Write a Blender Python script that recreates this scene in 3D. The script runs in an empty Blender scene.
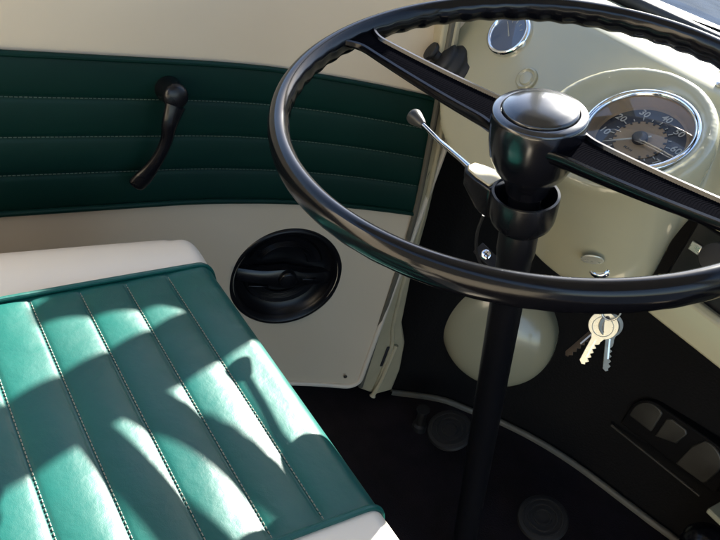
import bpy, bmesh, math, random
from mathutils import Vector, Matrix
random.seed(7)
PI = math.pi
scene = bpy.context.scene
COL = scene.collection

# ------------------------------------------------------------------ materials
def newmat(name):
    m = bpy.data.materials.new(name); m.use_nodes = True
    nt = m.node_tree
    return m, nt, nt.nodes['Principled BSDF']
def setp(b, **k):
    for n, v in k.items():
        n = {'base': 'Base Color', 'rough': 'Roughness', 'metal': 'Metallic', 'spec': 'Specular IOR Level',
             'coat': 'Coat Weight', 'coatr': 'Coat Roughness', 'sheen': 'Sheen Weight', 'sheenr': 'Sheen Roughness'}[n]
        if n == 'Base Color' and len(v) == 3: v = (*v, 1)
        b.inputs[n].default_value = v
def mat(name, base, rough=.5, metal=0., spec=.5, coat=0., coatr=.1, grain=None, bump=None, vary=None, rvary=None, sheen=0.):
    """grain/bump=(scale, strength, distance); vary=(scale, amount) mottles the colour; rvary=(scale, lo, hi) smears the gloss."""
    m, nt, b = newmat(name)
    setp(b, base=base, rough=rough, metal=metal, spec=spec, coat=coat, coatr=coatr, sheen=sheen)
    tc = nt.nodes.new('ShaderNodeTexCoord')
    last = None
    for kind, arg in (('v', grain), ('n', bump)):
        if not arg: continue
        if kind == 'v':
            t = nt.nodes.new('ShaderNodeTexVoronoi'); t.inputs['Scale'].default_value = arg[0]; out = t.outputs['Distance']
        else:
            t = nt.nodes.new('ShaderNodeTexNoise'); t.inputs['Scale'].default_value = arg[0]
            t.inputs['Detail'].default_value = 5; out = t.outputs['Fac']
        nt.links.new(tc.outputs['Object'], t.inputs['Vector'])
        bp = nt.nodes.new('ShaderNodeBump'); bp.inputs['Strength'].default_value = arg[1]; bp.inputs['Distance'].default_value = arg[2]
        nt.links.new(out, bp.inputs['Height'])
        if last: nt.links.new(last.outputs['Normal'], bp.inputs['Normal'])
        last = bp
    if last: nt.links.new(last.outputs['Normal'], b.inputs['Normal'])
    if vary:
        t = nt.nodes.new('ShaderNodeTexNoise'); t.inputs['Scale'].default_value = vary[0]; t.inputs['Detail'].default_value = 6
        nt.links.new(tc.outputs['Object'], t.inputs['Vector'])
        r = nt.nodes.new('ShaderNodeValToRGB')
        a = vary[1]
        r.color_ramp.elements[0].position = .2; r.color_ramp.elements[1].position = .8
        r.color_ramp.elements[0].color = (*[c * (1 - a) for c in base[:3]], 1)
        r.color_ramp.elements[1].color = (*[min(1, c * (1 + a * .6)) for c in base[:3]], 1)
        nt.links.new(t.outputs['Fac'], r.inputs['Fac']); nt.links.new(r.outputs['Color'], b.inputs['Base Color'])
    if rvary:
        t = nt.nodes.new('ShaderNodeTexNoise'); t.inputs['Scale'].default_value = rvary[0]; t.inputs['Detail'].default_value = 8
        nt.links.new(tc.outputs['Object'], t.inputs['Vector'])
        r = nt.nodes.new('ShaderNodeMapRange'); r.inputs['From Min'].default_value = .15; r.inputs['From Max'].default_value = .85
        r.inputs['To Min'].default_value = rvary[1]; r.inputs['To Max'].default_value = rvary[2]
        nt.links.new(t.outputs['Fac'], r.inputs['Value']); nt.links.new(r.outputs['Result'], b.inputs['Roughness'])
    return m

M = {}
M['cream_vinyl'] = mat('cream_vinyl', (.58, .495, .375), .42, grain=(1400, .08, .0003), bump=(9, .25, .004), vary=(5, .05))
M['bolster_vinyl'] = mat('bolster_vinyl', (.64, .57, .47), .38, grain=(1400, .1, .0003), bump=(12, .2, .003), vary=(8, .04))
M['cream_paint'] = mat('cream_paint', (.335, .315, .215), .24, coat=.5, coatr=.06, bump=(35, .03, .002), vary=(5, .04))
M['post_paint'] = mat('post_paint', (.44, .385, .255), .4, coat=.2, bump=(60, .15, .002), vary=(25, .16), rvary=(40, .3, .6))
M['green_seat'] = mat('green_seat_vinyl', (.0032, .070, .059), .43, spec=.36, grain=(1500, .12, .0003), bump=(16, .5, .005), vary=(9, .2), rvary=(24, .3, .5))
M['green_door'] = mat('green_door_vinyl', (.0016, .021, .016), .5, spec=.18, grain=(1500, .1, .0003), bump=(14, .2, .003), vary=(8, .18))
M['green_welt'] = mat('green_welt_vinyl', (.006, .07, .055), .35, vary=(30, .1))
M['stitch'] = mat('stitch_thread', (.20, .20, .16), .7, vary=(200, .2))
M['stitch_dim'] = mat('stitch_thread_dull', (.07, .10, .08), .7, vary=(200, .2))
M['bakelite'] = mat('black_bakelite', (.003, .003, .0042), .11, spec=.32, bump=(90, .05, .0008), rvary=(14, .07, .26))
M['hub_gloss'] = mat('hub_gloss', (.004, .004, .006), .2, spec=.7, coat=.5, coatr=.12, rvary=(26, .14, .32))
M['satin_black'] = mat('satin_black_metal', (.005, .005, .0065), .3, spec=.3, bump=(90, .05, .001), rvary=(30, .24, .42))
M['black_plastic'] = mat('black_plastic', (.005, .005, .0065), .22, spec=.4, bump=(70, .05, .001), rvary=(20, .15, .34))
M['rubber'] = mat('black_rubber', (.008, .0075, .008), .5, bump=(120, .2, .001), rvary=(30, .45, .7))
M['mat'] = mat('floor_mat_rubber', (.0125, .0085, .012), .62, spec=.3, grain=(420, .5, .0012), bump=(8, .5, .008), vary=(26, .55), rvary=(7, .5, .85))
M['card'] = mat('black_trim_board', (.0035, .0032, .0035), .7, spec=.15, grain=(300, .3, .001), bump=(6, .3, .006), vary=(9, .3))
M['chrome'] = mat('chrome', (.82, .83, .85), .07, metal=1, rvary=(60, .04, .14))
M['steel'] = mat('worn_steel', (.60, .59, .56), .28, metal=1, rvary=(150, .18, .42), bump=(200, .08, .0006))
M['key_metal'] = mat('nickel_key', (.62, .60, .50), .45, metal=.55, rvary=(200, .2, .42), bump=(260, .1, .0005))
M['dull_key'] = mat('dull_key', (.16, .145, .12), .35, metal=.8, rvary=(200, .25, .5))
M['brass_dark'] = mat('tarnished_brass', (.05, .035, .022), .35, metal=.8, rvary=(150, .25, .5))
M['dull_knob'] = mat('grey_lever_knob', (.05, .048, .046), .3, metal=.2, spec=.6, rvary=(80, .22, .4))
M['dial_black'] = mat('dial_black', (.022, .022, .026), .4)
M['dial_tan'] = mat('dial_tan', (.24, .165, .095), .45, vary=(60, .08))
M['dial_brown'] = mat('dial_brown_wall', (.20, .135, .08), .4)
M['dial_white'] = mat('dial_white', (.36, .35, .31), .5)
M['dial_reflection'] = mat('dial_blue_reflection', (.07, .095, .16), .35)  # blue reflection on the fuel gauge, painted into its face colour
M['bead'] = mat('cream_bead', (.10, .092, .072), .5, vary=(40, .2))
M['vent_paint'] = mat('vent_paint', (.036, .033, .026), .5, vary=(22, .75), bump=(60, .3, .002))
M['roof'] = mat('roof_lining', (.55, .52, .45), .7, bump=(30, .2, .002), vary=(5, .05))
M['nose'] = mat('grey_blue_body_paint', (.035, .05, .085), .6, spec=.15, vary=(3, .06))
M['asphalt'] = mat('asphalt', (.035, .045, .065), 1.0, spec=0, bump=(60, .5, .01), vary=(2, .25))
M['white_line'] = mat('white_road_paint', (.6, .6, .6), .7, vary=(6, .1))
def glassmat(name, gloss=.10, tint=(1, 1, 1), rough=.0, fres=1.45):
    m = bpy.data.materials.new(name); m.use_nodes = True; nt = m.node_tree; nt.nodes.clear()
    o = nt.nodes.new('ShaderNodeOutputMaterial'); mx = nt.nodes.new('ShaderNodeMixShader')
    t = nt.nodes.new('ShaderNodeBsdfTransparent'); t.inputs['Color'].default_value = (*tint, 1)
    g = nt.nodes.new('ShaderNodeBsdfGlossy'); g.inputs['Roughness'].default_value = rough
    f = nt.nodes.new('ShaderNodeLayerWeight'); f.inputs['Blend'].default_value = .5        # same from both sides of the pane
    p = nt.nodes.new('ShaderNodeMath'); p.operation = 'POWER'; p.inputs[1].default_value = 4
    q = nt.nodes.new('ShaderNodeMath'); q.operation = 'MULTIPLY_ADD'; q.inputs[1].default_value = .7; q.inputs[2].default_value = .045 * (fres - .9) / .55
    nt.links.new(f.outputs['Facing'], p.inputs[0]); nt.links.new(p.outputs[0], q.inputs[0]); nt.links.new(q.outputs[0], mx.inputs['Fac']); nt.links.new(t.outputs[0], mx.inputs[1]); nt.links.new(g.outputs[0], mx.inputs[2])
    nt.links.new(mx.outputs[0], o.inputs['Surface'])
    return m
M['glass'] = glassmat('window_glass', tint=(.93, .95, .95))
M['dial_glass'] = glassmat('gauge_glass', tint=(.95, .95, .95), rough=.02, fres=1.6)
M['tread'] = mat('ribbed_tread', (.003, .003, .004), .97, spec=0)

# ------------------------------------------------------------------ object helpers
def finish(o, parent=None):
    COL.objects.link(o)
    if parent is not None:
        o.parent = parent
        if parent.type == 'EMPTY':
            o.matrix_parent_inverse = Matrix.Translation(parent.location).inverted()
    return o
def obj(name, bm, m, parent=None, smooth=True, ang=35, bevel=0, seg=2, sub=0):
    me = bpy.data.meshes.new(name)
    bmesh.ops.recalc_face_normals(bm, faces=bm.faces[:])
    bm.to_mesh(me); bm.free()
    ms = m if isinstance(m, (list, tuple)) else [m]
    for x in ms: me.materials.append(M[x] if isinstance(x, str) else x)
    if smooth:
        me.polygons.foreach_set('use_smooth', [True] * len(me.polygons))
        me.set_sharp_from_angle(angle=math.radians(ang))
    o = bpy.data.objects.new(name, me)
    if bevel:
        b = o.modifiers.new('bevel', 'BEVEL'); b.width = bevel; b.segments = seg; b.limit_method = 'ANGLE'; b.angle_limit = math.radians(30)
        b.harden_normals = False
    if sub:
        s = o.modifiers.new('sub', 'SUBSURF'); s.levels = sub; s.render_levels = sub
    return finish(o, parent)
def thing(name, label, cat, loc, group=None):
    o = bpy.data.objects.new(name, None); o.empty_display_size = .05
    o.location = loc; COL.objects.link(o)
    o['label'] = label; o['category'] = cat
    if group: o['group'] = group
    return o
def tag(o, label, cat, group=None):
    o['label'] = label; o['category'] = cat
    if group: o['group'] = group
    return o
def struct(o): o['kind'] = 'structure'; return o

def frame(origin, z, xhint=(1, 0, 0)):
    z = Vector(z).normalized(); x = Vector(xhint); x = (x - x.dot(z) * z).normalized(); y = z.cross(x)
    m = Matrix((x, y, z)).transposed().to_4x4(); m.translation = Vector(origin); return m
def add_box(bm, lo, hi, mtx=None):
    vs = [bm.verts.new((x, y, z)) for x in (lo[0], hi[0]) for y in (lo[1], hi[1]) for z in (lo[2], hi[2])]
    if mtx is not None:
        for v in vs: v.co = mtx @ v.co
    for f in ((0, 1, 3, 2), (4, 6, 7, 5), (0, 4, 5, 1), (2, 3, 7, 6), (0, 2, 6, 4), (1, 5, 7, 3)):
        bm.faces.new([vs[i] for i in f])
    return vs
def add_lathe(bm, prof, mtx, seg=48, cap0=True, cap1=True):
    """profile of (radius, height) about the local z axis of mtx"""
    rings = []
    for r, h in prof:
        if r < 1e-6: rings.append([bm.verts.new(mtx @ Vector((0, 0, h)))])
        else: rings.append([bm.verts.new(mtx @ Vector((r * math.cos(2 * PI * i / seg), r * math.sin(2 * PI * i / seg), h))) for i in range(seg)])
    for a, b in zip(rings, rings[1:]):
        for i in range(seg):
            j = (i + 1) % seg
            if len(a) == 1 and len(b) == 1: continue
            if len(a) == 1: bm.faces.new((a[0], b[i], b[j]))
            elif len(b) == 1: bm.faces.new((a[i], a[j], b[0]))
            else: bm.faces.new((a[i], a[j], b[j], b[i]))
    if cap0 and len(rings[0]) > 1: bm.faces.new(rings[0])
    if cap1 and len(rings[-1]) > 1: bm.faces.new(rings[-1])
def add_tube(bm, pts, r, seg=12, closed=False, caps=True):
    pts = [Vector(p) for p in pts]; n = len(pts)
    rs = r if isinstance(r, (list, tuple)) else [r] * n
    rings = []; up = None
    for i, p in enumerate(pts):
        a = pts[(i - 1) % n] if (closed or i) else p; b = pts[(i + 1) % n] if (closed or i < n - 1) else p
        t = (b - a).normalized()
        if up is None: up = Vector((0, 0, 1)) if abs(t.z) < .9 else Vector((1, 0, 0))
        x = (up - up.dot(t) * t).normalized(); y = t.cross(x); up = x
        rings.append([bm.verts.new(p + rs[i] * (math.cos(2 * PI * k / seg) * x + math.sin(2 * PI * k / seg) * y)) for k in range(seg)])
    m = n if closed else n - 1
    for i in range(m):
        a, b = rings[i], rings[(i + 1) % n]
        for k in range(seg): bm.faces.new((a[k], a[(k + 1) % seg], b[(k + 1) % seg], b[k]))
    if caps and not closed: bm.faces.new(rings[0][::-1]); bm.faces.new(rings[-1])
def smooth_path(pts, n=8):
    pts = [Vector(p) for p in pts]; out = []
    for i in range(len(pts) - 1):
        p0 = pts[max(i - 1, 0)]; p1 = pts[i]; p2 = pts[i + 1]; p3 = pts[min(i + 2, len(pts) - 1)]
        for k in range(n):
            t = k / n
            out.append(.5 * ((2 * p1) + (-p0 + p2) * t + (2 * p0 - 5 * p1 + 4 * p2 - p3) * t * t + (-p0 + 3 * p1 - 3 * p2 + p3) * t ** 3))
    out.append(pts[-1]); return out
def add_prism(bm, poly, vec, mtx=None):
    vec = Vector(vec); P = [Vector(p) for p in poly]
    if mtx is not None: P = [mtx @ p for p in P]; vec = mtx.to_3x3() @ vec
    a = [bm.verts.new(p) for p in P]; b = [bm.verts.new(p + vec) for p in P]; n = len(P)
    bm.faces.new(a[::-1]); bm.faces.new(b)
    for i in range(n): bm.faces.new((a[i], a[(i + 1) % n], b[(i + 1) % n], b[i]))
def add_grid(bm, fn, us, vs):
    g = [[bm.verts.new(fn(u, v)) for v in vs] for u in us]
    for i in range(len(us) - 1):
        for j in range(len(vs) - 1): bm.faces.new((g[i][j], g[i + 1][j], g[i + 1][j + 1], g[i][j + 1]))
    return g
def lin(a, b, n): return [a + (b - a) * i / n for i in range(n + 1)]

# ------------------------------------------------------------------ camera
cam = bpy.data.cameras.new('camera'); co = bpy.data.objects.new('camera', cam); COL.objects.link(co)
R = Matrix(((.53457842, .57634236, -.6181063), (.80203893, -.11544785, .58600797), (.26638218, -.80901253, -.52396494)))  # image right, image down, forward
co.matrix_world = Matrix.Translation((-.05397658, -.45609728, .86116364)) @ Matrix((R.col[0], -R.col[1], -R.col[2])).transposed().to_4x4()
cam.sensor_width = 36; cam.lens = 36 * 740 / 720; cam.clip_start = .02; cam.clip_end = 500
scene.camera = co

# ------------------------------------------------------------------ steering wheel
W0 = Vector((-.4, 0, .7)); U = Vector((-.01635, -.3132, .94955)).normalized()
WF = frame(W0, U)                       # local x to the right, y forward, z up the column
RR = .2; rr = .0083
wheel = thing('steering_wheel', 'large thin-rimmed glossy black steering wheel with two ribbed spokes', 'steering wheel', W0)
bm = bmesh.new(); NS, NM = 560, 20; rings = []
for i in range(NS):
    a = 2 * PI * i / NS; ring = []
    for k in range(NM):
        b = 2 * PI * k / NM
        w = max(0, math.cos(b - math.radians(235))) ** 1.3          # finger scallops on the inner underside
        r = rr + .0005 * w * math.cos(a * 55)
        rx = RR + r * math.cos(b); z = r * 1.42 * math.sin(b) - .003
        ring.append(bm.verts.new(WF @ Vector((rx * math.cos(a), rx * math.sin(a), z))))
    rings.append(ring)
for i in range(NS):
    A, B = rings[i], rings[(i + 1) % NS]
    for k in range(NM): bm.faces.new((A[k], A[(k + 1) % NM], B[(k + 1) % NM], B[k]))
obj('rim', bm, 'bakelite', wheel, ang=180)
# hub bowl
bm = bmesh.new()
add_lathe(bm, [(.0170, -.075), (.0185, -.068), (.0215, -.062), (.0290, -.052), (.0345, -.040), (.0366, -.026), (.0372, -.012), (.0374, -.004), (.0368, -.0012), (.0355, 0), (.0305, .0004), (.0298, -.001), (.0298, -.004)], WF, 72)
obj('hub', bm, 'hub_gloss', wheel, ang=60)
bm = bmesh.new()
add_lathe(bm, [(.0290, -.004), (.0292, .0015), (.0284, .0026), (.0272, .0030), (.024, .0046), (.018, .0064), (.010, .0076), (.004, .0079), (0, .008)], WF, 72)
obj('horn_button', bm, 'hub_gloss', wheel, ang=60)
def spoke(angle, tipz):
    """deep web with a ribbed tread between two raised edges, sweeping up from the hub to the rim"""
    c, s = math.cos(math.radians(angle)), math.sin(math.radians(angle))
    e = Vector((c, s, 0)); f = Vector((-s, c, 0)); n = 44
    def sec(t):
        r = .026 + (RR - .0035 - .026) * t
        z = -.0155 + .0155 * t ** 1.5
        w = .0205 * (1 - t) + .0125 * t
        if t > .86: w += .012 * ((t - .86) / .14) ** 2
        if t < .12: w += .004 * ((.12 - t) / .12) ** 2
        d = .0125 * (1 - t) + .0055 * t
        return r, z, w, d
    bm = bmesh.new(); rows = []
    for i in range(n + 1):
        r, z, w, d = sec(i / n)
        tread = w - .0042 - .001
        P = [(-w, z - .001), (-w + .0012, z + .0022), (-w + .0036, z + .0026), (-tread, z + .0002), (tread, z + .0002), (w - .0036, z + .0026), (w - .0012, z + .0022), (w, z - .001),
             (w * .86, z - d * .7), (w * .45, z - d * 1.25), (0, z - d * 1.4), (-w * .45, z - d * 1.25), (-w * .86, z - d * .7)]
        rows.append([bm.verts.new(WF @ (e * r + f * a + Vector((0, 0, b)))) for a, b in P])
    for A, B in zip(rows, rows[1:]):
        m_ = len(A)
        for k in range(m_):
            if k != 3: bm.faces.new((A[k], A[(k + 1) % m_], B[(k + 1) % m_], B[k]))
    bm.faces.new(rows[0][::-1]); bm.faces.new(rows[-1])
    sp = obj('spoke', bm, 'bakelite', wheel, ang=50)
    bm = bmesh.new(); N2 = 150; g = []
    for i in range(N2 * 4 + 1):                                # real cross ridges
        t = i / (N2 * 4); r, z, w, d = sec(t); tread = w - .0052
        h = z + .0003 + (.00035 * max(0, math.sin(2 * PI * i / 8)) if .06 < t < .88 else 0)
        g.append([bm.verts.new(WF @ (e * (r + .0022 * abs(q)) + f * (tread * q) + Vector((0, 0, h)))) for q in (-1, -.5, 0, .5, 1)])
    for A, B in zip(g, g[1:]):
        for k in range(4): bm.faces.new((A[k], A[k + 1], B[k + 1], B[k]))
    obj('ribbed_tread', bm, 'tread', sp, ang=60)
spoke(193.5, 0); spoke(6.0, 0)

# ------------------------------------------------------------------ steering column with switch collar and indicator stalk
colm = thing('steering_column', 'black steering column tube with open switch collar and chrome indicator stalk', 'steering column', W0 - U * .74)
bm = bmesh.new()
add_lathe(bm, [(.0155, -.745), (.0158, -.15), (.0172, -.14), (.0172, -.118), (.016, -.112)], WF, 40); obj('column_tube', bm, 'satin_black', colm)
bm = bmesh.new(); add_lathe(bm, [(.0135, -.118), (.0135, -.060)], WF, 32)
obj('inner_shaft', bm, 'satin_black', colm)
bm = bmesh.new()
add_lathe(bm, [(.0165, -.114), (.022, -.111), (.0262, -.106), (.0278, -.101), (.0284, -.096), (.0288, -.078), (.0284, -.0765), (.0262, -.0765), (.0258, -.079), (.0255, -.104), (.016, -.106)], WF, 64, cap0=False, cap1=False)
obj('switch_collar', bm, 'black_plastic', colm, ang=50)
# wedge housing carrying the stalk
bm = bmesh.new()
top = [(-.020, -.022), (-.040, -.0235), (-.054, -.0225), (-.060, -.017), (-.061, -.010), (-.058, -.004), (-.050, .000), (-.020, .014)]
bot = [(-.020, -.020), (-.030, -.021), (-.038, -.019), (-.043, -.016), (-.044, -.010), (-.042, -.005), (-.036, -.001), (-.020, .012)]
A = [bm.verts.new(WF @ Vector((x, y, -.078))) for x, y in top]
B = [bm.verts.new(WF @ Vector((x, y, -.092))) for x, y in top]
C_ = [bm.verts.new(WF @ Vector((x, y, -.110))) for x, y in bot]
bm.faces.new(A)
for P, Q in ((A, B), (B, C_)):
    for i in range(8): bm.faces.new((P[i], P[(i + 1) % 8], Q[(i + 1) % 8], Q[i]))
bm.faces.new(C_[::-1])
obj('switch_housing', bm, 'black_plastic', colm, bevel=.0022, seg=3, ang=40)
bm = bmesh.new()
st = [WF @ Vector(p) for p in ((-.050, -.012, -.082), (-.075, -.0115, -.080), (-.106, -.0095, -.0805), (-.139, -.006, -.0795))]
add_tube(bm, st, [.0030, .0026, .0024, .0024], 16)
stalk = obj('indicator_stalk', bm, 'chrome', colm)
kz = (st[3] - st[0]).normalized(); kf = frame(st[3], kz)
bm = bmesh.new(); add_lathe(bm, [(.0030, -.002), (.0042, 0), (.0060, .006), (.0076, .012), (.0079, .0145), (.0074, .0162), (.0062, .0172), (0, .0178)], kf, 32)
obj('stalk_knob', bm, 'dull_knob', stalk, ang=50)
bm = bmesh.new()
add_prism(bm, [(-.024, -.0195, -.0785), (-.041, -.0205, -.0785), (-.053, -.0195, -.0785), (-.0575, -.0155, -.0785), (-.0575, -.008, -.0785), (-.050, -.004, -.0785), (-.027, .004, -.0785)], (0, 0, .0022), WF)
obj('sunlit_bracket_top', bm, 'post_paint', colm, bevel=.001)  # pale metal bracket top; the housing's sunlit look is put into its colour
# little clip, wire and cross-head screw behind the column
bm = bmesh.new(); cp = Vector((-.466, .098, .508)); cf = frame(cp, (.35, -.7, .6))
add_box(bm, (-.012, -.007, -.003), (.016, .007, 0), cf); obj('clamp_tab', bm, 'satin_black', colm, bevel=.001)
bm = bmesh.new(); add_lathe(bm, [(.0052, 0), (.0052, .0016), (.004, .0026), (0, .003)], cf, 24); scr = obj('clamp_screw', bm, 'chrome', colm)
bm = bmesh.new()
add_box(bm, (-.0032, -.0005, .0026), (.0032, .0005, .0034), cf); add_box(bm, (-.0005, -.0032, .0026), (.0005, .0032, .0035), cf); obj('cross_slot', bm, 'dial_black', scr)
bm = bmesh.new()
add_tube(bm, smooth_path([WF @ Vector(p) for p in ((-.034, -.012, -.118), (-.037, -.014, -.140), (-.036, -.012, -.165), (-.029, -.006, -.185), (-.0165, -.004, -.200))], 8), .0014, 8)
obj('switch_wire', bm, 'rubber', colm)

# ------------------------------------------------------------------ cab door
def xd(y): return -.80 + (.085 * ((y + .1) / .35) ** 2 if y > -.1 else 0)
door = thing('cab_door', 'cream vinyl cab door panel with quilted dark green band across it', 'door', (-.8, -.2, 0))
ZB, ZT, YB, YF = .045, .77, -.80, .25
CY, CZ, CR = .090, .256, .082
def door_sheet(off, th, z0, z1, y0=YB, y1=YF, ny=90, nz=60):
    bm = bmesh.new()
    ys, zs = lin(y0, y1, ny), lin(z0, z1, nz)
    g = add_grid(bm, lambda y, z: Vector((xd(y) + off, y, z)), ys, zs)
    r = bmesh.ops.extrude_face_region(bm, geom=bm.faces[:])
    for v in [e for e in r['geom'] if isinstance(e, bmesh.types.BMVert)]: v.co.x -= th
    return bm
bm = door_sheet(0, .02, ZB, ZT)
for v in bm.verts:                                            # rounded front bottom corner
    rad = .022
    if v.co.y > YF - rad and v.co.z < ZB + rad:
        cy, cz = YF - rad, ZB + rad; dy, dz = v.co.y - cy, v.co.z - cz
        m_ = max(abs(dy), abs(dz)); d = math.hypot(dy, dz)
        if d > 1e-6: v.co.y = cy + dy / d * m_; v.co.z = cz + dz / d * m_
panel = obj('door_panel', bm, 'cream_vinyl', door, ang=50)
# cut the round recess
bmc = bmesh.new(); xc = xd(CY)
slope = .085 * 2 * (CY + .1) / .35 ** 2
CF = frame((xc + .0015, CY, CZ), (1, -slope, 0), (0, 1, 0))
add_lathe(bmc, [(CR - .004, -.08), (CR - .004, .05)], CF, 72)
cut = obj('cut', bmc, 'cream_vinyl', None)
bo = panel.modifiers.new('b', 'BOOLEAN'); bo.object = cut; bo.operation = 'DIFFERENCE'; bo.solver = 'EXACT'
bpy.context.view_layer.update()
dg = bpy.context.evaluated_depsgraph_get(); me2 = bpy.data.meshes.new_from_object(panel.evaluated_get(dg))
panel.modifiers.clear(); panel.data = me2; bpy.data.objects.remove(cut)
# rolled edge around the panel
bm = bmesh.new()
edge = [Vector((xd(y) + .001, y, ZB)) for y in lin(YB, YF - .022, 40)]
for k in range(1, 9):
    a = -PI / 2 + k / 8 * PI / 2; edge.append(Vector((xd(YF - .022 + .022 * math.cos(a)) + .001, YF - .022 + .022 * math.cos(a), ZB + .022 + .022 * math.sin(a))))
edge += [Vector((xd(YF) + .001, YF, z)) for z in lin(ZB + .03, ZT, 20)]
add_tube(bm, edge, .0042, 10); obj('panel_edging', bm, 'bolster_vinyl', door)
bm = bmesh.new(); add_lathe(bm, [(.003, 0), (.003, .001), (.002, .002), (0, .0022)], frame((xd(.232) + .001, .222, .070), (1, -.4, 0)), 16)
obj('trim_screw', bm, 'rubber', door)
# quilted band: four pleats running along the door
G0, G1 = .386, .566; GP = (G1 - G0) / 4
def band(y, z):
    k = (z - G0) / GP; f_ = abs(math.sin(PI * k)) ** .45
    return Vector((xd(y) + .0025 + .0035 * f_, y, z - .012 * max(0, y) / .25 * (z - .386) / .18 + .006 * max(0, y) / .25))
bm = bmesh.new(); add_grid(bm, band, lin(YB, .238, 60), [G0 + GP * (k + j / 14) for k in range(4) for j in range(14)] + [G1])
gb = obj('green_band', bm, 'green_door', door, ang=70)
bm = bmesh.new()
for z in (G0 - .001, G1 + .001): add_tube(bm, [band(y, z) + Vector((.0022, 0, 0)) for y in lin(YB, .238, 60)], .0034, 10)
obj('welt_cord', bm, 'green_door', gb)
bm = bmesh.new()
for k in (1, 2, 3):
    y = -.62
    while y < .235:
        p = band(y, G0 + GP * k) + Vector((.0008, 0, 0)); q = band(y + .0031, G0 + GP * k) + Vector((.0008, 0, 0))
        add_tube(bm, [p, q], .0005, 5); y += .0046
obj('stitching', bm, 'stitch_dim', gb)
# black recess cup with a bar across
cup = None
bm = bmesh.new()
add_lathe(bm, [(CR - .008, -.004), (CR - .003, .0030), (CR + .000, .0034), (CR + .0025, .0024), (CR + .0035, 0), (CR + .004, -.002), (CR - .004, -.004), (CR - .006, -.008), (CR - .010, -.016), (CR - .020, -.022), (.03, -.026), (0, -.027)], CF, 96, cap0=False)
cup = obj('release_recess', bm, 'satin_black', door, ang=50)
bm = bmesh.new()
prof = []
def barrow(u):   # u across the cup along local x
    w = .013 + .006 * math.exp(-(u / .022) ** 2); h = -.004 - .010 * (abs(u) / CR) ** 2
    return w, h
rows = []
for u in lin(-CR + .008, CR - .008, 40):
    w, h = barrow(u)
    P = [(-w, h - .014), (-w, h - .004), (-w * .7, h), (w * .3, h + .001), (w * .8, h - .003), (w, h - .014)]
    rows.append([bm.verts.new(CF @ Vector((u, a - .006, b))) for a, b in P])
for A, B in zip(rows, rows[1:]):
    for k in range(5): bm.faces.new((A[k], A[k + 1], B[k + 1], B[k]))
obj('pull_bar', bm, 'black_plastic', cup, ang=40)
bm = bmesh.new()
add_lathe(bm, [(.014, -.02), (.014, .000), (.012, .003), (.006, .004), (0, .0042)], CF @ Matrix.Translation((.004, -.004, 0)), 32)
add_box(bm, (-.052, -.0215, -.011), (-.022, -.0185, -.003), CF); add_box(bm, (.026, -.006, -.010), (.05, -.002, -.002), CF)
obj('release_latch', bm, 'black_plastic', cup, ang=40, bevel=.0008)
# shallow arched moulding in the top and bottom of the recess
bm = bmesh.new()
for sgn, n_ in ((1, 20), (-1, 20)):
    g = []
    for a in lin(.22, PI - .22, n_):
        row = []
        for r_, h in ((.034, -.028), (.037, -.021), (.056, -.018), (.062, -.026)):
            row.append(bm.verts.new(CF @ Vector((r_ * math.cos(a), sgn * r_ * math.sin(a) * .9 + sgn * .008, h))))
        g.append(row)
    for A, B in zip(g, g[1:]):
        for k in range(3): bm.faces.new((A[k], A[k + 1], B[k + 1], B[k]))
for rr_ in [.0395 + .0028 * q for q in range(6)]:              # fine ribs on the moulding
    for sgn in (1, -1):
        add_tube(bm, [CF @ Vector((rr_ * math.cos(a), sgn * rr_ * math.sin(a) * .9 + sgn * .008, -.0195 + .0006 * (rr_ - .04) / .003 * 0)) for a in lin(.35, PI - .35, 24)], .0007, 6)
obj('recess_moulding', bm, 'black_plastic', cup, ang=40)
# window winder
bm = bmesh.new()
wf = frame((-.7945, -.122, .536), (1, -.08, .12), (0, 1, 0))
add_lathe(bm, [(.0145, 0), (.0152, .004), (.0142, .010), (.0135, .020), (.0142, .027), (.0135, .032), (.010, .0345), (0, .0355)], wf, 36)
wind = obj('window_winder', bm, 'black_plastic', door, ang=50)
bm = bmesh.new()
path = smooth_path([(-.763, -.124, .530), (-.760, -.129, .510), (-.762, -.129, .490), (-.764, -.134, .468), (-.768, -.142, .447), (-.771, -.150, .432), (-.773, -.155, .424)], 6)
n_ = len(path); rings = []
for i, p in enumerate(path):
    t = (path[min(i + 1, n_ - 1)] - path[max(i - 1, 0)]).normalized(); x = Vector((1, 0, 0)); x = (x - x.dot(t) * t).normalized(); y = t.cross(x)
    k = i / (n_ - 1); w = .0125 - .0045 * math.sin(PI * min(1, k * 1.3)) - .002 * k; h = .0055
    e_ = math.sqrt(max(.05, 1 - max(0, (k - .9) / .1) ** 2)); w *= e_; h *= e_
    rings.append([bm.verts.new(p + x * h * math.cos(a) + y * w * math.sin(a)) for a in lin(0, 2 * PI, 14)[:-1]])
for A, B in zip(rings, rings[1:]):
    for k in range(14): bm.faces.new((A[k], A[(k + 1) % 14], B[(k + 1) % 14], B[k]))
bm.faces.new(rings[0]); bm.faces.new(rings[-1])
obj('winder_arm', bm, 'black_plastic', wind, ang=60)

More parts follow.
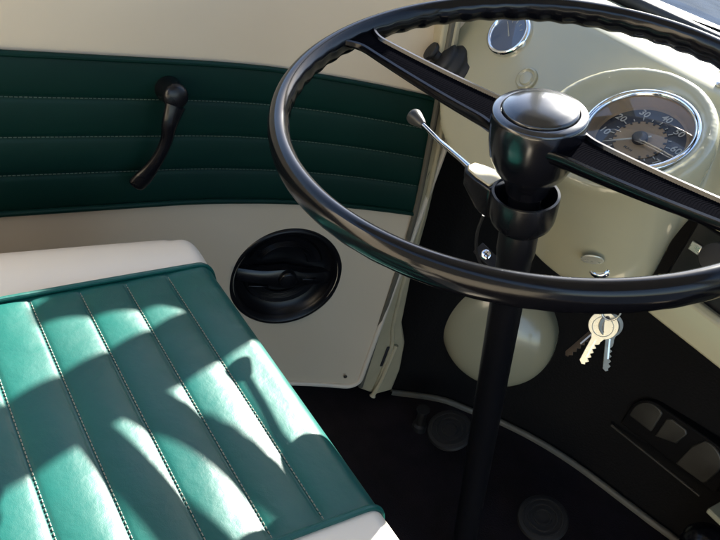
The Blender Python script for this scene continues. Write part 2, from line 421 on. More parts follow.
# ------------------------------------------------------------------ door post between door and front wall
post = thing('door_post', 'cream painted metal door post with grooved edge beside the green band', 'post', (-.72, .28, 0))
pr = [(.199, .735), (.2017, .6698), (.2147, .62), (.235, .5523), (.2505, .493), (.2677, .3777), (.2777, .2798), (.2978, .1756), (.3233, .1266), (.3373, .0611), (.3373, .012), (.300, .012)]
pl = [(.2544, .040), (.2541, .17), (.2475, .3091), (.2412, .3715), (.222, .5088), (.2084, .5657), (.1849, .6185), (.1717, .6673), (.168, .735)]
bm = bmesh.new(); add_prism(bm, [(-.715, y, z) for y, z in pr + pl], (-.05, .02, 0)); obj('post_panel', bm, 'post_paint', post, bevel=.004, seg=3)
bm = bmesh.new()
mid = [(-.712, a[0] * .55 + b[0] * .45, a[1]) for a, b in zip(pr[2:9], [pl[6], pl[5], pl[4], pl[3], pl[2], pl[1], pl[0]])]
add_tube(bm, smooth_path([(-.7135, .186, .70)] + [(-.7135, y, z) for _, y, z in mid] + [(-.7135, .292, .03)], 6), .0038, 10)
obj('edge_bead', bm, 'post_paint', post)
bm = bmesh.new()
add_tube(bm, smooth_path([(-.7145, .180, .70), (-.7145, .200, .60), (-.7145, .2185, .5088), (-.7145, .241, .3715), (-.7145, .2505, .17), (-.7145, .256, .045)], 8), .0042, 10)
obj('door_seal', bm, 'bead', post)
bm = bmesh.new()
add_box(bm, (-.7146, .283, .085), (-.7122, .2885, .128)); obj('latch_slot', bm, 'dial_black', post, bevel=.001)
bm = bmesh.new()
add_tube(bm, smooth_path([(-.711, .300, .13), (-.709, .296, .095), (-.707, .292, .055), (-.708, .286, .02)], 6), [.004] * 18 + [.006], 8)
obj('curled_flange', bm, 'post_paint', post)
for y, z in ((.270, .205), (.262, .105), (.29, .16)):
    bm = bmesh.new(); add_lathe(bm, [(.0032, 0), (.003, .0012), (0, .0018)], frame((-.7148, y, z), (1, 0, 0)), 14); obj('post_screw', bm, 'steel', post)

# ------------------------------------------------------------------ floor, trim bead and front wall
bm = bmesh.new(); add_box(bm, (-.86, -.85, -.04), (.86, .80, 0)); fl = obj('floor', bm, 'mat', None); struct(fl)
PB = [(-.7188, .3418), (-.6749, .4225), (-.6331, .4622), (-.5954, .4975), (-.5302, .5398), (-.458, .5714), (-.3757, .5943), (-.3151, .6101), (-.2729, .6215), (-.18, .634), (0, .642), (.3, .635), (.6, .56), (.72, .36)]
bead = smooth_path([(x, y, .006) for x, y in PB], 6)
bm = bmesh.new(); rows = []
for i, p in enumerate(bead):
    t = (bead[min(i + 1, len(bead) - 1)] - bead[max(0, i - 1)]).normalized(); nrm = Vector((-t.y, t.x, 0))
    w = .0048 + .0012 * min(1, i / 40)
    rows.append([bm.verts.new(p + nrm * a * w + Vector((0, 0, b))) for a, b in ((-1, -.006), (-1, 0), (-.6, .003), (.2, .0035), (.8, .001), (1.0, -.006))])
for A, B in zip(rows, rows[1:]):
    for k in range(5): bm.faces.new((A[k], A[k + 1], B[k + 1], B[k]))
tag(obj('floor_trim_bead', bm, 'bead', None, ang=60), 'thin curved cream trim bead where black floor meets front wall', 'trim')
bm = bmesh.new()
wallp = [Vector((-.80, .30, 0)), Vector((-.742, .335, 0))] + [p + Vector((0, .007, 0)) for p in bead]
rows = []
for p in wallp: rows.append([bm.verts.new((p.x, p.y + .02 * math.sin(PI * k / 8) , .735 * k / 8)) for k in range(9)])
for A, B in zip(rows, rows[1:]):
    for k in range(8): bm.faces.new((A[k], A[k + 1], B[k + 1], B[k]))
ret = bmesh.ops.extrude_face_region(bm, geom=bm.faces[:])
for v in [e for e in ret['geom'] if isinstance(e, bmesh.types.BMVert)]: v.co.y += .03
fw = tag(obj('front_wall', bm, 'card', None, ang=60), 'matt black trim board lining the curved front wall of the footwell', 'wall')
def wall_y(x):
    for a, b in zip(wallp, wallp[1:]):
        if a.x <= x <= b.x: return a.y + (b.y - a.y) * (x - a.x) / (b.x - a.x)
    return .64
# headlamp bowl bulging through the wall
bc = Vector((-.646, wall_y(-.646) - .0, .178)); hf = frame(bc, (.50, -.84, .16), (0, 0, 1))
bm = bmesh.new()
prof = [(.098, -.05), (.098, -.004), (.0965, .004)]
for a in lin(.12, PI / 2, 14): prof.append((.0965 * math.cos(a), .004 + .046 * math.sin(a)))
add_lathe(bm, prof, hf, 72)
tag(obj('headlamp_bowl', bm, 'cream_paint', None, ang=60), 'smooth cream painted headlamp bowl bulging from black wall behind column', 'lamp housing')
# stamped vent in the wall at right
vt = thing('wall_vent', 'black vent frame with three rounded dull cream openings on front wall', 'vent', (-.36, .60, .12))
vf = Matrix.Translation((0, 0, 0))
vy = .594
def rounded(cx, cz, pts, n=5): return pts
def patch(poly, y0, y1, parent, name, m, bev=.003):
    bm = bmesh.new(); add_prism(bm, [(x, y0 + (x + .36) * .12, z) for x, z in poly], (0, y1 - y0, 0)); return obj(name, bm, m, parent, bevel=bev, seg=3)
def arc(cx, cz, rx, rz, a0, a1, n=8): return [(cx + rx * math.cos(math.radians(a)), cz + rz * math.sin(math.radians(a))) for a in lin(a0, a1, n)]
def shear(poly): return [(x, z + (x + .36) * .03) for x, z in poly]
outer = shear(arc(-.405, .158, .035, .038, 180, 90) + arc(-.306, .158, .038, .042, 90, 0) + [(-.268, .126), (-.440, .122)])
patch(outer, vy + .006, vy + .03, vt, 'vent_frame', 'card')
for poly in (arc(-.407, .160, .028, .032, 180, 60) + [(-.392, .147), (-.434, .147)],
             [(-.384, .145), (-.384, .184), (-.378, .190), (-.352, .190), (-.347, .184), (-.352, .158)],
             [(-.336, .128), (-.332, .172)] + arc(-.312, .166, .030, .030, 110, -10) + [(-.286, .136), (-.290, .130)]):
    patch(shear(poly), vy + .0035, vy + .008, vt, 'vent_opening', 'vent_paint', .0025)
bm = bmesh.new(); add_tube(bm, [(-.446, vy - .014, .112), (-.28, vy + .004, .117)], .002, 8); obj('vent_lip', bm, 'vent_paint', vt)

# ------------------------------------------------------------------ pedals and dip switch on the floor
def pedal(loc, label):
    p = thing('foot_pedal', label, 'pedal', loc, 'round floor pedals either side of the column')
    f_ = frame(Vector(loc) + Vector((0, 0, .05)), (0, -.45, .9))
    bm = bmesh.new(); add_lathe(bm, [(.030, -.006), (.036, -.005), (.038, 0), (.036, .004), (.030, .0055), (0, .0045)], f_, 40)
    for r_ in (.012, .021, .029): add_lathe(bm, [(r_ - .002, .003), (r_ - .0012, .0072), (r_ + .0012, .0072), (r_ + .002, .003)], f_, 40, False, False)
    obj('pedal_pad', bm, 'rubber', p)
    bm = bmesh.new(); add_tube(bm, [Vector(loc) + Vector((0, .03, -.002)), Vector(loc) + Vector((0, .004, .046))], .008, 12); obj('pedal_stem', bm, 'satin_black', p)
pedal((-.575, .345, 0), 'round black rubber pedal left of the steering column'); pedal((-.379, .372, 0), 'round black rubber pedal right of the steering column')
bm = bmesh.new(); add_lathe(bm, [(.013, 0), (.012, .012), (.008, .015), (.008, .045), (.011, .047), (.011, .051), (0, .052)], frame((-.63, .34, 0), (0, -.2, 1)), 24)
tag(obj('dip_switch', bm, 'rubber', None), 'tiny metal foot switch button on floor near the left pedal', 'switch')

# ------------------------------------------------------------------ gear lever and step ledge, lower right corner
gl = thing('gear_lever', 'gear lever with shiny black ball knob at lower right corner', 'gear lever', (-.15, .30, 0))
gk = Vector((-.1765, .277, .30))
bm = bmesh.new(); bmesh.ops.create_uvsphere(bm, u_segments=40, v_segments=24, radius=.026, matrix=Matrix.Translation(gk)); obj('lever_knob', bm, 'bakelite', gl, ang=180)
bm = bmesh.new(); add_tube(bm, smooth_path([(-.15, .31, -.002), (-.158, .305, .12), (-.172, .283, .25), gk], 6), .0065, 14); obj('lever_rod', bm, 'satin_black', gl)
bm = bmesh.new(); add_lathe(bm, [(.05, 0), (.048, .008), (.03, .012), (.024, .03), (.018, .034), (.012, .055)], frame((-.15, .31, 0), (0, 0, 1)), 36); obj('rubber_boot', bm, 'rubber', gl)
lg = thing('step_ledge', 'cream topped metal ledge just above the shiny black knob', 'ledge', (0, .57, 0))
bm = bmesh.new(); add_box(bm, (-.241, .500, .172), (.35, .640, .181)); obj('ledge_top', bm, 'cream_paint', lg, bevel=.002)
bm = bmesh.new(); add_box(bm, (-.20, .52, 0), (.33, .640, .172)); obj('ledge_base', bm, 'card', lg, bevel=.003)

# ------------------------------------------------------------------ dashboard
dash = thing('dashboard', 'glossy cream painted metal dashboard with bulging speedometer pod', 'dashboard', (-.3, .25, .5))
bm = bmesh.new()
def station(x, zb):
    yb = .227 - (.676 - zb) * .46
    return [(x, .42, .728), (x, .30, .7265), (x, .264, .7245), (x, .252, .718), (x, .2335, .690), (x, .227, .676), (x, yb, zb), (x, yb + .006, zb - .004), (x, yb + .02, zb + .004), (x, .26, .685), (x, .42, .700)]
stn = [(-.735, .612), (-.715, .603), (-.69, .578), (-.665, .556), (-.63, .541), (-.58, .535), (-.52, .530), (-.45, .52), (-.352, .52), (-.350, .622), (-.30, .625), (.1, .625), (.5, .625), (.72, .625)]
rows = [[bm.verts.new(p) for p in station(*s)] for s in stn]
for A, B in zip(rows, rows[1:]):
    for k in range(11): bm.faces.new((A[k], A[(k + 1) % 11], B[(k + 1) % 11], B[k]))
bm.faces.new(rows[0][::-1]); bm.faces.new(rows[-1])
# instrument pod: solid of revolution at the top, dropped straight down to the lower edge
PK = .93; SC = Vector((-.4182, .1766, .6735)); SN = Vector((0, -.6, .8)); SF = frame(SC, SN) @ Matrix.Scale(PK, 4)
LF = SF @ Matrix.Translation((-.014, -.008, 0))
seg = 72
def ringpts(F, r, h): return [F @ Vector((r * math.cos(2 * PI * i / seg), r * math.sin(2 * PI * i / seg), h)) for i in range(seg)]
P0 = [SF @ Vector((0, 0, -.022))]
R1 = ringpts(SF, .0575, -.022); R2 = ringpts(SF, .0575, -.002); R3 = ringpts(LF, .068, .0015); R4 = ringpts(LF, .081, .008); R5 = ringpts(LF, .0865, .007); R6 = ringpts(LF, .0895, 0)
R7 = []
for p in ringpts(LF, .0905, -.012):
    R7.append(p)
R8 = [Vector((LF.translation.x + .004 + (p.x - LF.translation.x) * .93, .152 + (p.y - .105) * .72, .512 + (p.y - .15) * .08)) for p in R7]
vv = [[bm.verts.new(p) for p in R_] for R_ in (P0, R1, R2, R3, R4, R5, R6, R7, R8)]
for i in range(seg): bm.faces.new((vv[0][0], vv[1][i], vv[1][(i + 1) % seg]))
for A, B in zip(vv[1:], vv[2:]):
    for i in range(seg): bm.faces.new((A[i], A[(i + 1) % seg], B[(i + 1) % seg], B[i]))
bm.faces.new(vv[-1][::-1])
dp = obj('dash_panel', bm, 'cream_paint', dash, ang=180)
rm = dp.modifiers.new('remesh', 'REMESH'); rm.mode = 'VOXEL'; rm.voxel_size = .0026; rm.use_smooth_shade = True
sm = dp.modifiers.new('smooth', 'SMOOTH'); sm.factor = .5; sm.iterations = 34
bpy.context.view_layer.update(); dg = bpy.context.evaluated_depsgraph_get()
me2 = bpy.data.meshes.new_from_object(dp.evaluated_get(dg)); dp.modifiers.clear(); dp.data = me2
if not me2.materials: me2.materials.append(M['cream_paint'])

def text_mesh(s, size, F, m, parent, name):
    cu = bpy.data.curves.new('t', 'FONT'); cu.body = s; cu.size = size; cu.align_x = 'CENTER'; cu.align_y = 'CENTER'; cu.extrude = .0002; cu.offset = size * .012
    o = bpy.data.objects.new('t', cu); COL.objects.link(o); bpy.context.view_layer.update()
    me = bpy.data.meshes.new_from_object(o.evaluated_get(bpy.context.evaluated_depsgraph_get()))
    bpy.data.objects.remove(o); me.transform(F); me.materials.clear(); me.materials.append(M[m])
    return me
# speedometer
bm = bmesh.new()
add_lathe(bm, [(.0505, .0005), (.0510, .0030), (.0530, .0045), (.0560, .0042), (.0578, .0020), (.0580, -.006)], SF, 96, False, False)
spd = obj('speedometer', bm, 'chrome', dash, ang=60)
bm = bmesh.new(); add_lathe(bm, [(.0512, .0008), (.0500, -.002), (.0462, -.0125)], SF, 96, False, False); obj('dial_wall', bm, 'dial_brown', spd)
DF = SF @ Matrix.Translation((.001, -.001, -.0125))
bm = bmesh.new(); add_lathe(bm, [(0, 0), (.0475, 0)], DF, 96, False, False); obj('dial_face', bm, 'dial_black', spd)
bm = bmesh.new(); add_lathe(bm, [(0, .0006), (.0260, .0006), (.0262, .0002)], DF, 96, False, False)
add_lathe(bm, [(.0438, .0005), (.0480, .0005)], DF, 96, False, False)
obj('dial_centre', bm, 'dial_tan', spd)
bm = bmesh.new()
ZERO = -146; STEP = 36.5
def dang(mph): return math.radians(ZERO + STEP * mph / 10)
for k in range(0, 17):
    a = dang(k * 5); L_ = .0045 if k % 2 == 0 else .003
    add_box(bm, (-.0005, .0272, .0006), (.0005, .0272 + L_, .0010), DF @ Matrix.Rotation(-a, 4, 'Z'))
for k in range(16):
    a = dang(k * 5 + 2.5); add_box(bm, (-.0011, .0232, .0008), (.0011, .0262, .0012), DF @ Matrix.Rotation(-a, 4, 'Z'))
tk = obj('dial_ticks', bm, 'dial_white', spd, smooth=False)
tk.data.materials.append(M['dial_black'])
for i, p in enumerate(tk.data.polygons): p.material_index = 0 if i < 17 * 6 else 1
bm = bmesh.new()
for n_ in range(1, 9):
    a = dang(n_ * 10); F_ = DF @ Matrix.Translation((.0376 * math.sin(a), .0376 * math.cos(a), .0006))
    me = text_mesh(str(n_ * 10), .0112, F_, 'dial_white', spd, 'n'); bm.from_mesh(me); bpy.data.meshes.remove(me)
F_ = DF @ Matrix.Translation((0, -.0165, .0008)); me = text_mesh('M.P.H', .0042, F_, 'dial_black', spd, 'n')
bm2 = bmesh.new(); bm2.from_mesh(me); bpy.data.meshes.remove(me); obj('dial_lettering', bm2, 'dial_black', spd, smooth=False)
obj('dial_numerals', bm, 'dial_white', spd, smooth=False)
bm = bmesh.new(); nf = DF @ Matrix.Rotation(math.radians(138), 4, 'Z')
add_prism(bm, [(-.0012, -.011, .0032), (.0012, -.011, .0032), (.0009, .020, .0032), (.0003, .036, .0032), (-.0003, .036, .0032), (-.0009, .020, .0032)], (0, 0, .0006), nf)
obj('needle', bm, 'dial_white', spd, smooth=False)
bm = bmesh.new(); add_lathe(bm, [(.0078, .0006), (.0078, .0052), (.0068, .0062), (0, .0066)], DF, 36); obj('needle_hub', bm, 'dial_black', spd)
bm = bmesh.new(); add_lathe(bm, [(0, .0022), (.03, .0018), (.0512, .0006)], SF, 96, False, False); obj('dial_glass', bm, 'dial_glass', spd)
# fuel gauge
GN = Vector((0, -.9, .436)).normalized(); GF = frame(Vector((-.657, .227, .676)) + GN * .001, GN)
bm = bmesh.new(); add_lathe(bm, [(.0222, .0015), (.0228, .0050), (.0245, .0064), (.0268, .0056), (.0282, .002), (.0284, -.004)], GF, 72, False, False); fg = obj('fuel_gauge', bm, 'chrome', dash, ang=60)
bm = bmesh.new(); add_lathe(bm, [(0, .0012), (.0228, .0012)], GF, 64, False, False); obj('gauge_face', bm, 'dial_reflection', fg)
bm = bmesh.new()
for a in (-50, -25, 0, 25, 50): add_box(bm, (-.0004, .014, .0015), (.0004, .0175 if a else .0185, .0019), GF @ Matrix.Rotation(math.radians(-a), 4, 'Z'))
add_prism(bm, [(-.0009, -.004, .0022), (.0009, -.004, .0022), (.0003, .0145, .0022), (-.0003, .0145, .0022)], (0, 0, .0005), GF @ Matrix.Rotation(math.radians(47), 4, 'Z'))
obj('gauge_needle', bm, 'dial_white', fg, smooth=False)
bm = bmesh.new(); add_lathe(bm, [(0, .0034), (.0228, .0026)], GF, 64, False, False); obj('gauge_glass', bm, 'dial_glass', fg)
# small blanked plug in the panel
BF = frame(Vector((-.597, .2125, .647)), GN)
bm = bmesh.new(); add_lathe(bm, [(.0135, -.001), (.0130, .0016), (.0112, .0026), (.0100, .0016), (.0085, .0012), (.0070, .0026), (0, .0032)], BF, 40); obj('blanking_plug', bm, 'cream_paint', dash)
# screws on the pod crown
for p, n_ in (((-.413, .262, .7245), (0, -.5, 1)), ((-.434, .297, .7285), (0, 0, 1))):
    bm = bmesh.new(); add_lathe(bm, [(.0042, -.001), (.0042, .0012), (.003, .0022), (0, .0026)], frame(p, n_), 20); obj('dash_screw', bm, 'steel', dash)
# lower tray rail right of the pod, black control box with knob
bm = bmesh.new(); add_prism(bm, [(-.345, .198, .519), (-.345, .206, .516), (-.345, .225, .518), (-.345, .225, .552), (-.345, .206, .556), (-.345, .200, .552)], (1.05, 0, 0)); obj('tray_rail', bm, 'cream_paint', dash, bevel=.002, seg=3)
hb = thing('control_box', 'black control box with round knob between dash and cream rail', 'control box', (-.27, .26, .56))
bm = bmesh.new(); add_box(bm, (-.343, .215, .552), (-.12, .33, .619)); obj('box_body', bm, 'satin_black', hb, bevel=.003)
bm = bmesh.new(); kf2 = frame((-.302, .214, .598), (-.1, -1, .35)); add_lathe(bm, [(.0115, -.004), (.0122, .004), (.0142, .008), (.0142, .019), (.0125, .0225), (0, .024)], kf2, 36)
obj('control_knob', bm, 'rubber', hb, ang=50)
bm = bmesh.new(); add_box(bm, (-.336, .212, .590), (-.324, .216, .600)); obj('indicator_tab', bm, 'steel', hb, bevel=.001)
# ignition lock
LN = Vector((-.15, -.72, -.1)).normalized(); LP = Vector((-.379, .160, .545))
bm = bmesh.new(); lf = frame(LP, (-.1, -.85, .5))
add_lathe(bm, [(.0115, -.012), (.0115, .0015), (.0100, .0032), (.0088, .0032), (.0084, .0015), (0, .0015)], lf, 36); obj('ignition_lock', bm, 'chrome', dash, ang=50)

# ------------------------------------------------------------------ keys hanging from the lock
def key_mesh(bowr=.0125, blade=.030, wid=.0042, th=.0011):
    bm = bmesh.new()
    # outline in local xz, y is thickness; ring hole at the top
    out = []
    for a in lin(-62, 242, 34): out.append((bowr * math.cos(math.radians(a)), bowr * math.sin(math.radians(a)) * .98))
    base = -bowr * .93
    left = [(-wid, base - .003), (-wid, base - blade + .003), (-wid * .3, base - blade)]
    right = [(wid * .4, base - blade + .001)]
    z = base - blade + .003; flip = 0
    teeth = []
    while z < base - .008:
        teeth.append((wid * (.85 if flip % 2 else .25), z)); z += .0026; flip += 1
    right += teeth + [(wid, base - .006), (wid, base - .003)]
    poly = out + left + right
    add_prism(bm, [(x, -th / 2, z_) for x, z_ in poly], (0, th, 0))
    return bm
def place_key(center, normal, roll, label, m, bow, holed=True, **k):
    nz = Vector(normal).normalized(); down = Vector((0, 0, -1)); down = (down - down.dot(nz) * nz).normalized()
    right = (-down).cross(nz) * -1
    up = -down
    right = nz.cross(up) * -1
    F = Matrix((right, nz * -1, up)).transposed().to_4x4(); F = F @ Matrix.Rotation(roll, 4, 'Y'); F.translation = Vector(center)
    bm = key_mesh(bow, **k); bm.transform(F)
    o = thing('key', label, 'key', center, 'keys hanging from the ignition')
    kb = obj('key_blank', bm, m, o, bevel=.0003, seg=1)
    bm = bmesh.new(); add_lathe(bm, [(.0021, -.0009), (.0021, .0009)], F @ Matrix.Translation((0, 0, bow * .62)) @ Matrix.Rotation(PI / 2, 4, 'X'), 18); obj('ring_hole', bm, 'dial_black', o)
    bm = bmesh.new()
    add_box(bm, (-.0009, .0004, -bow - .022), (.0007, .00075, -bow - .001), F); add_box(bm, (-.0009, -.00075, -bow - .022), (.0007, -.0004, -bow - .001), F)
    obj('blade_groove', bm, 'steel', o)
    bm = bmesh.new()
    for s_ in (1, -1): add_lathe(bm, [(bow * .66, -.0001), (bow * .70, .0003), (bow * .74, -.0001)], F @ Matrix.Translation((0, -s_ * .00055, -bow * .08)) @ Matrix.Rotation(s_ * PI / 2, 4, 'X'), 32, False, False)
    obj('bow_ridge', bm, m, o)
    return o, F
camp = Vector((-.054, -.456, .861))
K1 = Vector((-.349, .166, .4935)); nv = (camp - K1).normalized()
place_key(K1, nv + Vector((.1, 0, -.2)), math.radians(0), 'brightest silver key in front with the round bow', 'key_metal', .0145, blade=.032, wid=.005)
place_key(K1 + Vector((.004, .006, .002)), nv + Vector((.5, .1, 0)), math.radians(-14), 'notched darker key hanging behind at the right of the silver one', 'dull_key', .0125, blade=.036, wid=.0045)
place_key(K1 + Vector((-.003, .008, .001)), nv + Vector((-.3, .1, 0)), math.radians(9), 'tarnished brown key peeping out behind, lowest of the bunch', 'brass_dark', .012, blade=.042, wid=.0045)
# the key turned in the lock, then the split ring it carries
lk = thing('key', 'pale key pushed into the ignition lock above the rim', 'key', LP, 'keys hanging from the ignition')
kf3 = frame(LP + lf.to_3x3() @ Vector((0, 0, .003)), lf.to_3x3() @ Vector((0, 0, 1)), (.75, .1, .6))
bm = bmesh.new(); add_box(bm, (-.004, -.0008, -.012), (.004, .0008, .008), kf3)
add_lathe(bm, [(.0105, -.0009), (.0110, 0), (.0105, .0009)], kf3 @ Matrix.Translation((0, 0, .017)) @ Matrix.Rotation(PI / 2, 4, 'X'), 32)
obj('key_blank', bm, 'key_metal', lk, bevel=.0003)
bm = bmesh.new(); rc = LP + Vector((.012, -.020, -.010)); pts = []
ax = Vector((.022, -.004, -.030)); bx = Vector((.45, .2, .35)).normalized()
cen = K1 + Vector((-.001, 0, .0195))
e1 = (K1 + Vector((0, 0, .009)) - cen); rad = .0115; e1.normalize(); e2 = (e1.cross(nv)).normalized()
for i in range(64): a = 2 * PI * i / 64; pts.append(cen + rad * (math.cos(a) * e1 + math.sin(a) * e2 * .8) + nv * .0006 * math.cos(a))
add_tube(bm, pts, .0009, 8, closed=True); tag(obj('key_ring', bm, 'steel', None), 'thin steel split ring joining the hanging keys to the lock key', 'ring')

# ------------------------------------------------------------------ black rubber plunger at the left end of the dash
bl = Vector((-.7065, .213, .607)); pf = frame(bl, (-.38, -.80, .42)) @ Matrix.Scale(1.14, 4)
pb = thing('rubber_plunger', 'black ribbed rubber plunger button at left end of cream dashboard', 'plunger', bl)
bm = bmesh.new(); add_lathe(bm, [(.029, -.006), (.031, .000), (.0305, .004), (.0265, .0065), (.0255, .009), (.0268, .0115), (.0262, .015), (.0215, .018), (.0205, .020), (.0215, .0225), (.0205, .0255), (.0150, .028), (.0090, .029)], pf, 48); obj('ribbed_boot', bm, 'rubber', pb, ang=50)
bm = bmesh.new(); add_lathe(bm, [(.0068, .027), (.0068, .034), (.0100, .036), (.0108, .0385), (.0100, .0405), (0, .041)], pf, 40); obj('plunger_cap', bm, 'rubber', pb, ang=50)

# ------------------------------------------------------------------ seat
seat = thing('driver_seat', 'seat cushion with pleated teal green top and smooth cream ends', 'seat', (-.42, -.37, 0))
SX0, SX1, SY0, SY1, SZ = -.797, -.222, -.62, -.068, .354
XR, YR = .055, .030; GX0, GX1 = -.697, -.330; PW = .0505; PO = -.1385
def edge_map(s, lo, hi, r0, r1):
    """s in 0..1 along the unrolled surface -> (position, drop)"""
    return None
def roll(p, lo, hi, rl, rh, dl):
    d = p - lo
    if d < rl: u = (rl - d) / rl; return dl * (1 - math.sqrt(max(0, 1 - u * u)))
    d = hi - p
    if d < rh: u = (rh - d) / rh; return dl * (1 - math.sqrt(max(0, 1 - u * u)))
    return 0
def seat_z(x, y):
    z = SZ + .004 * math.sin(PI * min(1, max(0, (y - SY0) / (SY1 - SY0))))
    z -= roll(x, SX0, SX1, XR, XR, .075)
    z -= roll(y, SY0, SY1, .05, YR, .045)
    if x < -.69: z += .007 * math.sin(PI * min(1, (-.69 - x) / .09))
    return z
def pleat(y):
    y = min(y, PO + PW * .5)
    k = (y - PO) / PW; return .0044 * abs(math.sin(PI * k)) ** .5 - .0034
# corner rounding in plan
def plan(x, y, rad=.05):
    for cx, sx in ((SX0 + rad, -1), (SX1 - rad, 1)):
        dx, dy = (x - cx) * sx, y - (SY1 - rad)
        if dx > 0 and dy > 0:
            m_ = max(dx, dy); d = math.hypot(dx, dy)
            return cx + sx * dx / d * m_, SY1 - rad + dy / d * m_
    return x, y
def ss(lo, hi, n, endfine=True):
    out = []
    for i in range(n + 1):
        t = i / n; out.append(lo + (hi - lo) * (.5 - .5 * math.cos(PI * t)))
    return out
def seat_part(x0, x1, nx, pleated, lowl, lowr):
    bm = bmesh.new(); xs = lin(x0, x1, nx)
    ys = [v for v in (PO + PW * (k + j / 18) for k in range(-10, 3) for j in range(18)) if SY0 + .001 < v < SY1 - .031] + [SY1 - .03 * math.cos(PI / 2 * k / 14) if False else SY1 - .03 + .03 * math.sin(PI / 2 * k / 14) for k in range(1, 15)]
    if lowl: xs = [SX0 + (XR) * (1 - math.cos(PI / 2 * k / 16)) for k in range(16)] + lin(SX0 + XR, x1, 6)
    if lowr: xs = lin(x0, SX1 - XR, 6) + [SX1 - XR + XR * math.sin(PI / 2 * k / 16) for k in range(1, 17)]
    def f(x, y):
        sk = .10 * (-.12 - y)                                  # the cushion is set slightly askew
        if x > GX0: sk *= max(0, (GX1 - x) / (GX1 - GX0))
        elif x < GX0: sk *= max(0, (x - SX0) / (GX0 - SX0))
        x = x + sk
        px, py = plan(x, y); return Vector((px, py, seat_z(x, y) + (pleat(y) * min(1, max(0, (min(x - sk - GX0, GX1 - x + sk) / .014))) ** .5 if pleated else -.0006)))
    g = add_grid(bm, f, xs, ys)
    # skirts
    last = [r[-1] for r in g]; low = [bm.verts.new((v.co.x, v.co.y - .006, .17)) for v in last]
    for i in range(len(last) - 1): bm.faces.new((last[i], last[i + 1], low[i + 1], low[i]))
    if lowl:
        c = g[0]; lo_ = [bm.verts.new((v.co.x + .004, v.co.y, .17)) for v in c]
        for i in range(len(c) - 1): bm.faces.new((c[i], c[i + 1], lo_[i + 1], lo_[i]))
    if lowr:
        c = g[-1]; lo_ = [bm.verts.new((v.co.x - .004, v.co.y, .17)) for v in c]
        for i in range(len(c) - 1): bm.faces.new((c[i], c[i + 1], lo_[i + 1], lo_[i]))
    return bm, f
bm, fg_ = seat_part(GX0, GX1, 60, True, False, False); cush = obj('pleated_cushion', bm, 'green_seat', seat, ang=80)
bm, _ = seat_part(SX0, GX0, 10, False, True, False); obj('bolster', bm, 'bolster_vinyl', seat, ang=80)
bm, _ = seat_part(GX1, SX1, 10, False, False, True); obj('bolster', bm, 'bolster_vinyl', seat, ang=80)
for gx in (GX0, GX1):
    bm = bmesh.new(); sq = (lambda y: .10 * (-.12 - y) if gx == GX0 else 0); pts = [Vector((gx + sq(y), y, seat_z(gx, y) + .0012)) for y in lin(SY0 + .01, SY1 - .03, 60) + [SY1 - .03 + .03 * math.sin(PI / 2 * k / 10) for k in range(1, 10)]] + [Vector((gx, SY1 + .001, .30)), Vector((gx, SY1 + .001, .18))]
    add_tube(bm, pts, .0030, 10); obj('welt_cord', bm, 'green_seat', seat)
k = -8
while True:
    bm = bmesh.new()
    y = PO + PW * k
    if y > PO + .01: break
    if y > SY0:
        x = GX0 + .006 + .10 * (-.12 - y)
        while x < GX1 - .006:
            z = seat_z(x, y) - .0034 + .0011
            add_tube(bm, [Vector((x, y + .0010, z)), Vector((x + .0030, y + .0010, z))], .00052, 5); x += .0046
        obj('seam_stitching', bm, 'stitch', cush)
    k += 1
# the cushion was drawn at .354 m; bring it to its real height and size
K = .797; PV = Vector((-.054, -.4561, .8612))
TS = Matrix.Translation(PV) @ Matrix.Scale(K, 4) @ Matrix.Translation(-PV)
for o in [c for c in bpy.data.objects if c.parent == seat or (c.parent and c.parent.parent == seat)]:
    o.data.transform(TS)
bm = bmesh.new(); add_box(bm, (-.625, -.57, 0), (-.215, -.17, .325)); obj('seat_box', bm, 'card', seat, bevel=.004)

# ------------------------------------------------------------------ the rest of the cab that shades the interior
struct_items = []
WB, WT = (.42, .735), (.12, 1.30)            # windscreen base and head (y, z)
ws = thing('windscreen', 'sloping windscreen glass with black rubber seal above the dashboard', 'windscreen', (0, WB[0], WB[1]))
bm = bmesh.new(); add_grid(bm, lambda u, v: Vector((u, WB[0] + (WT[0] - WB[0]) * v + .004, WB[1] + (WT[1] - WB[1]) * v)), [-.76, .70], [0, 1]); obj('glass_pane', bm, 'glass', ws)
bm = bmesh.new(); add_tube(bm, [(-.76, WB[0], WB[1]), (.70, WB[0], WB[1])], .009, 12); add_tube(bm, [(-.76, WT[0], WT[1]), (.70, WT[0], WT[1])], .009, 12)
obj('rubber_seal', bm, 'rubber', ws)
shell = thing('cab_shell', 'cream lined cab shell with pillars and roof enclosing the seat', 'cab', (0, 0, 0))
bm = bmesh.new()
add_prism(bm, [(-.750, WB[0] - .03, .722), (-.808, WB[0] - .03, .722), (-.808, WT[0] + .0, 1.325), (-.750, WT[0] + .0, 1.325)], (0, .035, 0))
obj('windscreen_pillar', bm, 'cream_paint', shell, bevel=.004)
bm = bmesh.new(); add_prism(bm, [(.70, WB[0], WB[1]), (.80, WB[0] - .10, WB[1]), (.80, WT[0] - .06, WT[1] + .02), (.70, WT[0] + .01, WT[1] + .02)], (0, .03, 0)); obj('windscreen_pillar', bm, 'cream_paint', shell, bevel=.004)
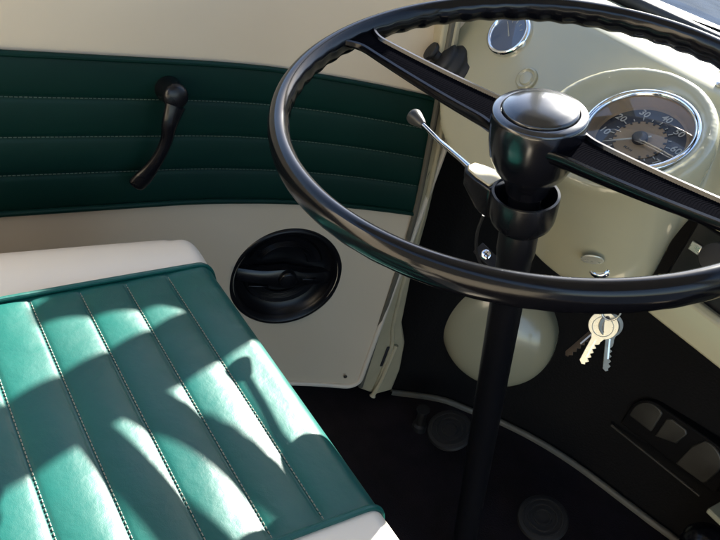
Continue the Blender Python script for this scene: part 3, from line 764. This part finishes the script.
bm = bmesh.new(); add_box(bm, (-.86, -.86, 1.32), (.86, .135, 1.36)); obj('roof', bm, 'roof', shell, bevel=.005)
bm = bmesh.new(); add_box(bm, (-.84, -.90, 0), (.84, -.86, 1.0)); obj('rear_partition', bm, 'cream_vinyl', shell)
bm = bmesh.new(); add_box(bm, (.80, -.86, -.04), (.83, .60, .06)); obj('door_sill', bm, 'cream_vinyl', shell)
bm = bmesh.new(); add_box(bm, (-.86, -.86, .0), (-.83, .25, .76)); add_box(bm, (-.86, .2505, .0), (-.84, .66, .90)); obj('outer_skin', bm, 'cream_paint', shell)
# body nose seen through the glass, and the road outside
bm = bmesh.new(); add_grid(bm, lambda u, v: Vector((u, .43 + .62 * v - .12 * (u / .8) ** 2 * v, .731 - .06 * v * v)), lin(-.82, .82, 16), lin(0, 1, 10))
r_ = bmesh.ops.extrude_face_region(bm, geom=bm.faces[:])
for v in [e for e in r_['geom'] if isinstance(e, bmesh.types.BMVert)]: v.co.z -= .02
obj('body_nose', bm, 'nose', shell, ang=60)
bm = bmesh.new(); add_box(bm, (-120, -120, -.65), (120, 120, -.60)); struct(obj('ground', bm, 'asphalt', None))

# ------------------------------------------------------------------ light
S = Vector((-.73, 1.31, 1.0)).normalized()
w = bpy.data.worlds.new('World'); scene.world = w; w.use_nodes = True; nt = w.node_tree
sk = nt.nodes.new('ShaderNodeTexSky'); sk.sky_type = 'NISHITA'; sk.sun_disc = False
sk.sun_elevation = math.asin(S.z); sk.sun_rotation = math.atan2(S.x, S.y)
bg = nt.nodes['Background']; nt.links.new(sk.outputs['Color'], bg.inputs['Color']); bg.inputs['Strength'].default_value = .07
sl = bpy.data.lights.new('sun', 'SUN'); sl.energy = 5; sl.angle = math.radians(.6); sl.color = (1, .95, .86)
so = bpy.data.objects.new('sun', sl); COL.objects.link(so); so.rotation_euler = S.to_track_quat('Z', 'Y').to_euler()
scene.view_settings.view_transform = 'Standard'; scene.view_settings.look = 'None'; scene.view_settings.gamma = 1
scene.view_settings.exposure = 2.92
